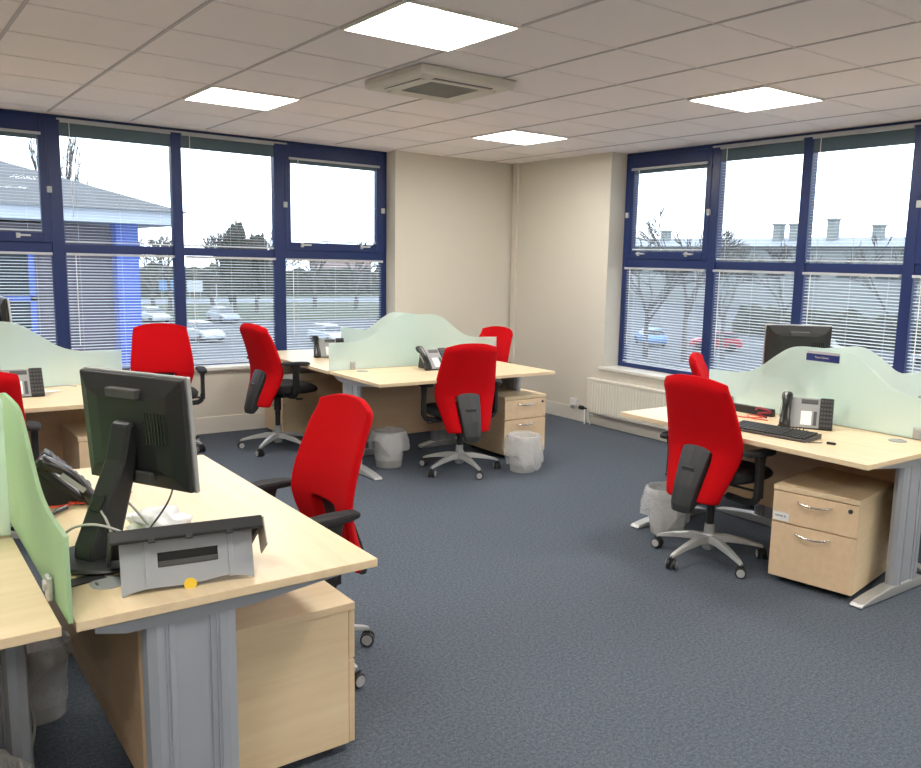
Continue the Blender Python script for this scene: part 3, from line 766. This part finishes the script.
# shallow vertical ribs
for x in (-.10, .105): box(b, Pl(x, -.004, .075), (.012, .004, .12), lean, .001)
obj('support_plate', b, 'riser', t)
b = bm_(); box(b, Pl(0, .012, .081), (.150, .012, .040), lean); obj('slot_recess', b, 'blackgloss', t)
b = bm_(); box(b, Pl(0, -.001, .070), (.148, .008, .014), lean, .002); o = obj('slot_lip', b, 'darkgrey', t)
b = bm_(); caps(b, lathe(b, [(.016, 0), (.016, .0015)], 20, Pl(.000, -.0045, .010), lean @ RX(PI/2)))
o = obj('sticker', b, 'yellow', t); o['label'] = 'round yellow sticker'
# sloping black board behind, ridge at the plate's top
b = bm_(); sl = RX(R(-34))
def Pb(x, y, z): return sl @ Vector((x, y, z))+Vector((0, .018, .158))
box(b, Pb(0, .105, 0), (.372, .225, .010), sl, .003)
box(b, Pb(0, -.008, -.010), (.376, .016, .034), sl, .004)
for x in (-.182, .182): box(b, Pb(x, .10, -.012), (.010, .21, .026), sl, .003)
for x in (-.09, 0, .10): box(b, Pb(x, -.014, -.028), (.016, .006, .012), sl, .001)
obj('board', b, 'black', t)
b = bm_(); box(b, Pb(.192, .035, -.036), (.004, .09, .078), sl, .001); obj('side_flap', b, 'beige', t)

# papers, bag, cables on the front desk
def sheet(name, x, y, w, h, rz, m, label, z=.7215, cat='paper', th=.0012):
    b = bm_(); box(b, (0, 0, th/2), (w, h, th)); o = obj(name, b, m, None, loc=(x, y, z), rz=R(rz)); tag(o, label, cat); return o
sheet('paper_sheet', -5.10, -5.06, .21, .29, 40, 'paper', 'white sheets of paper lying behind the laptop riser', th=.004)
sheet('black_folder', -5.36, -5.17, .11, .05, 12, 'black', 'thin black card lying beside the cable port on the front desk', cat='folder', th=.003)
sheet('paper_slip', -4.89, -4.21, .07, .11, -20, 'paper', 'white slip of paper on the far end of the front desk, right of the monitor', th=.006)
def bag(loc, s, seed, label):
    b = bm_(); bmesh.ops.create_icosphere(b, subdivisions=4, radius=1)
    for v in b.verts:
        p = v.co.copy(); n = noise.noise(p*2.2+Vector((seed, 0, 0)))*.45+abs(noise.noise(p*5+Vector((0, seed, 0))))*.35
        p *= (1-.25+n); p.z = max(p.z, -.35)+.35
        v.co = Vector((p.x*s[0], p.y*s[1], p.z*s[2]))
    return tag(obj('plastic_bag', b, 'bagwhite', None, smooth=True, loc=loc), label, 'bag')
bag((-5.08, -4.86, .724), (.10, .12, .055), 3, 'crumpled white plastic bag below the front monitor')
def cable(name, pts, r, m, label, n=3):
    b = bm_(); tube(b, pts, r, 6, smoothen=n); return tag(obj(name, b, m, None, smooth=True), label, 'cable')
Z = .727
cable('red_cable', [(-5.40, -4.22, Z), (-5.33, -4.27, Z), (-5.27, -4.38, Z+.004), (-5.19, -4.45, Z), (-5.10, -4.45, Z+.004), (-5.04, -4.36, Z)], .0032, 'redcable', 'red network cable on the front desk passing below the phone')
cable('red_cable', [(-5.38, -4.38, Z+.004), (-5.28, -4.44, Z), (-5.19, -4.40, Z+.008), (-5.13, -4.28, Z), (-5.06, -4.18, Z)], .0032, 'redcable', 'second red network cable crossing the first one below the front phone')
cable('grey_cable', [(-5.33, -4.97, Z), (-5.322, -4.985, .79), (-5.312, -5.0, .838), (-5.303, -5.02, .869), (-5.288, -5.05, .881), (-5.277, -5.075, .859), (-5.262, -5.10, .80), (-5.24, -5.12, Z)], .0038, 'greycable', 'grey cable looping up in front of the monitor stand')
cable('grey_cable', [(-5.40, -4.96, Z), (-5.375, -4.98, .786), (-5.355, -5.01, .82), (-5.328, -5.05, .838), (-5.291, -5.09, .842), (-5.23, -5.10, .81), (-5.17, -5.08, Z+.02), (-5.12, -5.0, Z)], .0038, 'greycable', 'lower grey cable arching across the foot of the monitor stand')
cable('grey_cable', [(-5.19, -4.80, Z+.14), (-5.15, -4.87, Z+.08), (-5.12, -4.93, Z+.03), (-5.08, -5.0, Z+.006)], .0038, 'greycable', 'straight grey cable running down behind the front monitor')
cable('black_cable', [(-5.05, -4.93, .93), (-5.06, -4.95, .86), (-5.12, -4.99, .80), (-5.19, -5.03, .75), (-5.25, -5.07, Z+.002)], .003, 'black', 'black monitor lead hanging below the front monitor')
b = bm_(); tube(b, [(-5.37, -4.52, Z+.006), (-5.34, -4.54, Z+.006), (-5.27, -4.47, Z+.006)], .008, 8); tag(obj('cable_ferrite', b, 'blackgloss'), 'thick black cable plug lying near the green screen', 'plug')
# cables under the lower left desk
cable('black_cable', [(-5.52, -5.05, .66), (-5.50, -5.02, .5), (-5.50, -4.9, .38), (-5.53, -4.85, .25), (-5.60, -4.8, .12), (-5.62, -4.7, .01)], .004, 'black', 'black cable hanging under the lower left desk')
cable('grey_cable', [(-5.56, -4.7, .30), (-5.46, -4.62, .22), (-5.42, -4.66, .13), (-5.46, -4.8, .06), (-5.56, -4.9, .012)], .004, 'greycable', 'grey cable looped under the lower left desk')

# ------------------------------------------------------------------ right desk items
t = thing('keyboard', 'black computer keyboard on the right desk', 'keyboard', (-1.985, -4.90, .7205), R(-84))
b = bm_(); prism(b, [(-.085, .0), (.085, .0), (.085, .026), (.06, .024), (-.085, .012)], 0, -.225, .225); obj('case', b, 'darkgrey', t, bev=.003)
b = bm_()
for i in range(6):
    for j in range(21):
        if i == 0 and 4 <= j <= 9: continue
        x = -.208+.0205*j+(.004 if j > 14 else 0); y = -.068+.0235*i; z = .0145+.0026*i+.003
        box(b, (x, y, z), (.0165, .0175, .008), RX(R(4)))
box(b, (-.208+.0205*6.5, -.068, .0175), (.118, .0175, .008), RX(R(4)))
obj('keys', b, 'black', t)
cable('keyboard_cable', [(-1.93, -5.10, Z), (-1.97, -5.14, Z), (-2.03, -5.10, Z-.003), (-2.02, -5.16, Z-.003), (-1.99, -5.19, Z)], .0025, 'darkgrey', 'short thin keyboard lead on the right desk')
b = bm_(); box(b, (0, 0, .006), (.045, .014, .012), None, .003); tag(obj('usb_plug', b, 'black', None, loc=(-1.965, -5.225, .7215), rz=R(-75)), 'small black plug at the end of the keyboard lead', 'plug')
b = bm_(); prism(b, [(-.02, 0), (.02, 0), (.012, .045), (-.02, .045)], 1, -.17, .17)
tag(obj('cable_tray', b, 'black', None, bev=.003, loc=(-1.56, -4.42, .7205), rz=R(4)), 'long black tray standing against the right screen', 'tray')
cable('red_cable', [(-1.70, -4.42, Z), (-1.76, -4.50, Z), (-1.70, -4.60, Z+.004), (-1.62, -4.58, Z), (-1.66, -4.48, Z+.006), (-1.74, -4.56, Z), (-1.70, -4.66, Z)], .0032, 'redcable', 'orange-red cable coiled left of the phone on the right desk')
cable('maroon_cable', [(-1.60, -4.50, Z+.03), (-1.62, -4.53, Z+.05), (-1.63, -4.58, Z+.045), (-1.61, -4.63, Z+.03), (-1.64, -4.57, Z+.025), (-1.62, -4.52, Z+.01), (-1.63, -4.60, Z+.0)], .006, 'maroon', 'maroon cable bundle lying left of the phone on the right desk')
# left window desk bits
cable('white_cable', [(-4.98, -1.58, Z), (-4.86, -1.56, Z), (-4.76, -1.57, Z+.005), (-4.70, -1.60, Z)], .004, 'greycable', 'thin pale cable on the left window desk below the screen')
sheet('paper_slip', -4.87, -1.72, .11, .07, 10, 'paper', 'pale slip of paper beside the left edge phone', th=.002)

# ------------------------------------------------------------------ outside
G = -5.0
b = bm_(); mm(b, (-120, .8, G-.2), (400, 400, G)); mm(b, (.8, -200, G-.2), (400, .8, G)); o = struct('ground', b, 'asphalt')
def strip(name, pts, m, z, label=None):
    b = bm_(); A = [b.verts.new((x, y, G)) for x, y in pts]; B2 = [b.verts.new((x, y, G+z)) for x, y in pts]; b.faces.new(A[::-1]); b.faces.new(B2)
    for i in range(len(pts)): b.faces.new((A[i], A[(i+1) % len(pts)], B2[(i+1) % len(pts)], B2[i]))
    o = obj(name, b, m); o['kind'] = 'structure'; return o
strip('grass_verge', [(-23.84, 83.31), (52.36, 75.69), (96.81, 141.73), (103.16, 167.13), (-23.84, 167.13)], 'grass', .05)
strip('grass_verge', [(25.69, 37.59), (34.58, 32.51), (77.76, 80.77), (62.52, 90.93)], 'grass', .06)
strip('grass_verge', [(39.66, -36.07), (54.9, -36.07), (90.46, 52.83), (77.76, 60.45)], 'grass', .05)
strip('access_road', [(32.04, 52.83), (37.12, 50.29), (67.6, 103.63), (57.44, 108.71)], 'road', .07)
strip('access_road', [(-23.84, 106.17), (90.46, 111.25), (95.54, 123.95), (-23.84, 118.87)], 'road', .07)
def make_car(paint, label, loc, rz):
    t = thing('parked_car', label, 'car', loc, rz, 'cars parked outside the windows')
    b = bm_(); sec = [(-2.05, .30), (-2.1, .55), (-2.0, .88), (-1.75, .95), (1.05, .92), (1.75, .78), (2.05, .62), (2.1, .38), (2.0, .25), (-1.95, .25)]
    prism(b, sec, 1, -.84, .84); body = obj('car_body', b, paint, t, bev=.09)
    b = bm_(); lo = [(-1.80, -.76), (1.10, -.76), (1.10, .76), (-1.80, .76)]; hi = [(-1.45, -.58), (.35, -.58), (.35, .58), (-1.45, .58)]
    A = [b.verts.new((x, y, .90)) for x, y in lo]; B2 = [b.verts.new((x, y, 1.38)) for x, y in hi]
    b.faces.new(A[::-1]); b.faces.new(B2)
    for i in range(4): b.faces.new((A[i], A[(i+1) % 4], B2[(i+1) % 4], B2[i]))
    obj('car_windows', b, 'carglass', t, bev=.03)
    b = bm_(); prism(b, [(-1.50, 1.36), (.40, 1.36), (.25, 1.44), (-1.35, 1.44)], 1, -.58, .58); obj('car_roof', b, paint, t, bev=.04)
    for x in (-1.3, 1.3):
        for y in (-.78, .78):
            b = bm_(); caps(b, lathe(b, [(.20, -.1), (.31, -.09), (.31, .09), (.20, .1)], 20, (x, y, .31), RX(PI/2))); obj('wheel', b, 'tyre', t)
    return t
for paint, lb, x, y, a in (
    ('carwhite', 'silver-white car parked outside nearest the left window, left of the side-on chair', 15.2, 58.6, -82),
    ('carsilver', 'silver car parked just behind and right of the nearest one outside', 22.9, 76.5, -84),
    ('carwhite', 'white car outside between the blue column and the window mullion', 16.7, 78.4, -78),
    ('carwhite', 'pale car low behind the blind beside the far desk phone', 23.1, 53.0, -88),
    ('carsilver', 'distant pale car on the road right of the second mullion', 63.5, 146.1, -160),
    ('carred', 'dark red car outside, low behind the right-hand blinds', 49.2, 36.7, 130),
    ('carblue', 'blue car outside at the lower left of the right-hand window', 47.2, 42.0, 60),
    ('cardark', 'dark car outside behind the black monitor', 52.36, 29.97, 100),
    ('carwhite', 'white car outside right of the black monitor', 54.9, 21.08, 90),
    ('carsilver', 'silver car outside near the right edge window post', 44.74, 13.46, 80)):
    make_car(paint, lb, (x, y, G+.05), R(a))
# wing of the same building: hip roof, fascia, brick wall, blue corner column
t = thing('brick_building', 'neighbouring brick wing with a slate hipped roof, white fascia and blue corner column', 'building', (-1.6, 7, G))
def wx(x, y, z): return (x+1.6, y-7, z-G)
def W(bm, a, c): mm(bm, wx(*a), wx(*c))
b = bm_(); W(b, (-20, 7.8, G), (-2.36, 16, 2.0)); obj('wall', b, 'brick', t)
b = bm_(); W(b, (-20, 7.0, 2.035), (-1.42, 16.8, 2.245)); obj('fascia', b, 'fascia', t)
b = bm_(); e = [(-20, 6.9), (-1.35, 6.9), (-1.35, 16.9), (-20, 16.9)]
v = [b.verts.new(wx(x, y, 2.24)) for x, y in e]; r1 = b.verts.new(wx(-6.4, 11.9, 3.95)); r0 = b.verts.new(wx(-20, 11.9, 3.95))
b.faces.new((v[0], v[1], r1, r0)); b.faces.new((v[1], v[2], r1)); b.faces.new((v[2], v[3], r0, r1)); b.faces.new((v[3], v[0], r0)); b.faces.new(v[::-1])
uv = b.loops.layers.uv.new('UVMap')
for f in b.faces:
    for l in f.loops: l[uv].uv = (l.vert.co.x+l.vert.co.y*.01, math.hypot(l.vert.co.y+.1, l.vert.co.z-5.84)) if f.normal.length == 0 or True else (0, 0)
obj('slate_roof', b, 'slate', t)
b = bm_(); W(b, (-2.36, 7.45, G), (-2.02, 7.85, 2.035)); obj('corner_column', b, 'column', t)
for k, x in enumerate((-5.9, -4.55)):
    b = bm_()
    W(b, (x, 7.70, -.3), (x+.08, 7.80, 1.75)); W(b, (x+.95, 7.70, -.3), (x+1.03, 7.80, 1.75))
    for z in (-.3, .78, 1.67): W(b, (x, 7.70, z), (x+1.03, 7.80, z+.08))
    W(b, (x+.47, 7.70, -.3), (x+.53, 7.80, 1.75)); f = obj('window', b, 'column', t)
    b = bm_(); W(b, (x+.05, 7.76, -.25), (x+.98, 7.79, 1.7)); obj('pane', b, 'carglass', f)
# bare trees
def tree(x, y, h, seed, label, spread=.55, dense=False, thick=.22, z0=G, levels=5, rmin=.032):
    random.seed(seed); b = bm_()
    def br(p, d, L, r, lev):
        q = p+d*L; mid = p.lerp(q, .5)+Vector((random.uniform(-1, 1), random.uniform(-1, 1), 0))*L*.06
        n = 5 if lev > 2 else 3
        tube(b, [p, mid, q], r, n, r*.62)
        if lev <= 0: return
        k = 3 if lev > 1 else 4
        for _ in range(k):
            nd = (d+Vector((random.uniform(-1, 1), random.uniform(-1, 1), random.uniform(-.35, .6)))*spread*1.25).normalized()
            br(p.lerp(q, random.uniform(.55, 1)), nd, L*random.uniform(.62, .8), max(r*.55, rmin), lev-1)
    br(Vector((0, 0, 0)), Vector((0, 0, 1)), h*.30, thick, levels)
    k = h/max(v.co.z for v in b.verts)
    for v in b.verts: v.co *= k
    t = thing('bare_tree', label, 'tree', (x, y, z0), 0, 'bare winter trees outside')
    obj('branches', b, 'bark', t)
    if dense:
        b = bm_(); bmesh.ops.create_icosphere(b, subdivisions=4, radius=1)
        for v in b.verts:
            p = v.co.copy(); n = noise.noise(p*2+Vector((seed, 0, 0)))*.5+noise.noise(p*6)*.25; p *= 1+n
            v.co = Vector((p.x*h*.15, p.y*h*.15, p.z*h*.34+h*.55))
        obj('ivy', b, 'hedge', t)
    return t
tl = [(26.4, 89.7, 10.0, 1, 'bare spreading tree just right of the first mullion'), (23.2, 95.5, 8.8, 2, 'bare tree behind the blue sign board, left of the first mullion'),
      (35.5, 92.5, 9.3, 4, 'bare tree just left of the second mullion'), (42.5, 98, 8.9, 5, 'low bare tree behind the second mullion'),
      (46.5, 94, 9.1, 6, 'bare tree in the right part of the left opening pane'), (19.6, 88.3, 9.6, 8, 'bare tree right of the blue column under the fascia')]
for x, y, h, s, lb in tl: tree(x, y, h, s, lb)
tree(28.5, 88.5, 10.9, 3, 'dense ivy covered tree, tallest among the trees in the left window', dense=True)
tree(31.6, 90.2, 9.6, 33, 'bushy ivy covered tree right of the tallest one', dense=True)
tree(-.35, 23.2, 11.2, 9, 'tall bare poplar standing behind the slate roof', spread=.085, thick=.07, rmin=.009)
for x, y, h, s, lb in ((40.1, 32.1, 10.9, 11, 'tall bare tree in the middle right of the right opening pane'), (39.3, 35.0, 8.9, 12, 'low bare tree at the left of the right opening pane'),
                       (43.7, 31.6, 9.3, 13, 'bare tree at the left edge of the pane with two chimneys'), (55.8, 35.0, 9.0, 14, 'bare tree beneath the two chimneys'),
                       (51.0, 22.6, 9.4, 15, 'bare bushy tree at the right end of the last window pane')):
    tree(x, y, h, s, lb, levels=5, thick=.16, rmin=.022)
# hedges / bushes
def hedge(x0, y0, x1, y1, h, w, label, seed):
    random.seed(seed); t = thing('hedge', label, 'hedge', ((x0+x1)/2, (y0+y1)/2, G), 0, 'dark hedges outside')
    b = bm_(); n = 90; L = math.hypot(x1-x0, y1-y0); a = math.atan2(y1-y0, x1-x0); rings = []
    for i in range(n+1):
        s = -L/2+L*i/n; ring = []
        for k in range(9):
            an = PI*k/8; nn = 1+.35*noise.noise(Vector((s*.5, k*.7, seed)))+.2*noise.noise(Vector((s*2, k*2., seed)))
            ring.append(b.verts.new((s*math.cos(a)-math.cos(an)*w*nn*math.sin(a), s*math.sin(a)+math.cos(an)*w*nn*math.cos(a), math.sin(an)*h*nn)))
        rings.append(ring)
    for i in range(n):
        for k in range(8): b.faces.new((rings[i][k], rings[i+1][k], rings[i+1][k+1], rings[i][k+1]))
    obj('foliage', b, 'hedge', t); return t
hedge(1.56, 129.03, 103.16, 139.19, 4.57, 2.54, 'long dark hedge below the trees in the left window', 1)
hedge(37.12, 68.07, 77.76, 126.49, 2.03, 1.52, 'low hedge along the road in the right part of the left window', 2)
hedge(67.6, 47.75, 57.44, -23.37, 2.79, 2.03, 'long dark hedge in front of the factory', 3)
# signs in car park
def board(x, y, w, h, z, m, label, a):
    t = thing('car_park_sign', label, 'sign', (x, y, G), R(a))
    b = bm_(); mm(b, (-w/2, -.04, z), (w/2, .04, z+h)); obj('sign_board', b, m, t)
    for s in (-1, 1): 
        b = bm_(); mm(b, (s*w*.35-.05, .04, 0), (s*w*.35+.05, .10, z+h)); obj('post', b, 'signwhite', t)
board(30.6, 122.5, 2.4, 1.6, 1.2, 'signlight', 'light blue sign board outside, left of the first mullion', -15)
board(33.2, 118.2, 2.1, 1.7, 1.2, 'signwhite', 'white sign board outside, just right of the first mullion', -15)
b = bm_(); tube(b, [(0, 0, 0), (0, 0, 7.6)], .08, 8); tag(obj('lamp_post', b, 'signwhite', None, loc=(30.2, 100, G)), 'thin white lamp post outside in the middle of the second pane', 'lamp post')
# factory
t = thing('factory_building', 'long pale factory with a low roof outside the right window', 'building', (115, 15, G))
b = bm_(); mm(b, (0, -75, 0), (36, 120, 10.3)); obj('wall', b, 'factory', t)
b = bm_(); prism(b, [(-1, 10.3), (37, 10.3), (26, 12.2), (7, 12.0)], 1, -76, 121); obj('roof', b, 'factoryroof', t)
b = bm_()
for k in range(30): mm(b, (-.1, -73+k*6.4, 5.6), (0, -69.5+k*6.4, 7.4))
obj('window_strip', b, 'carglass', t)
for k, (yy, hh) in enumerate(((92, 1.2), (66.5, 2.0), (63.3, 1.9), (56.3, 2.6), (48.5, 1.5), (42.5, 1.1))):
    b = bm_(); mm(b, (4, yy-.7, 11.0), (5.4, yy+.7, 12.0+hh)); mm(b, (3.8, yy-.85, 12.0+hh), (5.6, yy+.85, 12.3+hh)); obj('chimney', b, 'factory', t)
# distant houses in left window
for k, (x, y, w) in enumerate(((59.98, 164.59, 11), (77.76, 162.05, 12), (100.62, 159.51, 12))):
    t = thing('brick_house', ['pale house behind the trees in the left window, leftmost', 'pale house behind the trees in the left window, middle one', 'pale house behind the trees in the left window, rightmost'][k], 'house', (x, y, G), R(-20), 'houses far behind the car park')
    b = bm_(); mm(b, (-w/2, -3.5, 0), (w/2, 3.5, 4.4)); obj('wall', b, 'housewall', t)
    b = bm_(); prism(b, [(-3.9, 4.4), (3.9, 4.4), (0, 6.8)], 0, -w/2-.3, w/2+.3); obj('roof', b, 'houseroof', t)
    for q in (-.3, .3):
        for z in (.9, 2.9): b = bm_(); mm(b, (w*q-.6, -3.56, z), (w*q+.6, -3.5, z+1)); obj('window', b, 'signwhite', t)

# ------------------------------------------------------------------ light
w = bpy.data.worlds.new('World'); bpy.context.scene.world = w; w.use_nodes = True
nt = w.node_tree; bg = nt.nodes['Background']
bg.inputs['Color'].default_value = (.86, .93, 1.0, 1); bg.inputs['Strength'].default_value = 3.4
# sky portals at both windows guide the sampler to daylight
for nm, loc, rot, sx, sy in (('window_portal_left', ((WX0+WX1)/2, .32, 1.6), (R(-90), 0, 0), WX1-WX0, 2.05), ('window_portal_right', (.36, (WY0+WY1)/2, 1.6), (0, R(90), 0), 2.05, WY1-WY0)):
    l = bpy.data.lights.new(nm, 'AREA'); l.shape = 'RECTANGLE'; l.size = sx; l.size_y = sy; l.cycles.is_portal = True
    o = bpy.data.objects.new(nm, l); C.objects.link(o); o.location = loc; o.rotation_euler = rot

# ------------------------------------------------------------------ camera
cam = bpy.data.cameras.new('camera'); co = bpy.data.objects.new('camera', cam); C.objects.link(co)
f, yaw, pit, rol, cx, cy, cz, ppx, ppy = 848.2, .91375, .15724, .02604, -5.77463, -7.52992, 1.57732, 510.14, 397.07
fw = Vector((math.cos(pit)*math.cos(yaw), math.cos(pit)*math.sin(yaw), -math.sin(pit))); r = Vector((math.sin(yaw), -math.cos(yaw), 0)); u = r.cross(fw)
r2 = r*math.cos(rol)+u*math.sin(rol); u2 = -r*math.sin(rol)+u*math.cos(rol)
m = Matrix((r2, u2, -fw)).transposed().to_4x4(); m.translation = (cx, cy, cz); co.matrix_world = m
cam.sensor_width = 36; cam.lens = f*36/921; cam.shift_x = (460.5-ppx)/921; cam.shift_y = (ppy-384)/921; cam.clip_end = 1000; cam.clip_start = .05
sc = bpy.context.scene; sc.camera = co
vs = sc.view_settings; vs.view_transform = 'Standard'; vs.look = 'None'; vs.gamma = 1; vs.use_curve_mapping = False; vs.exposure = .3
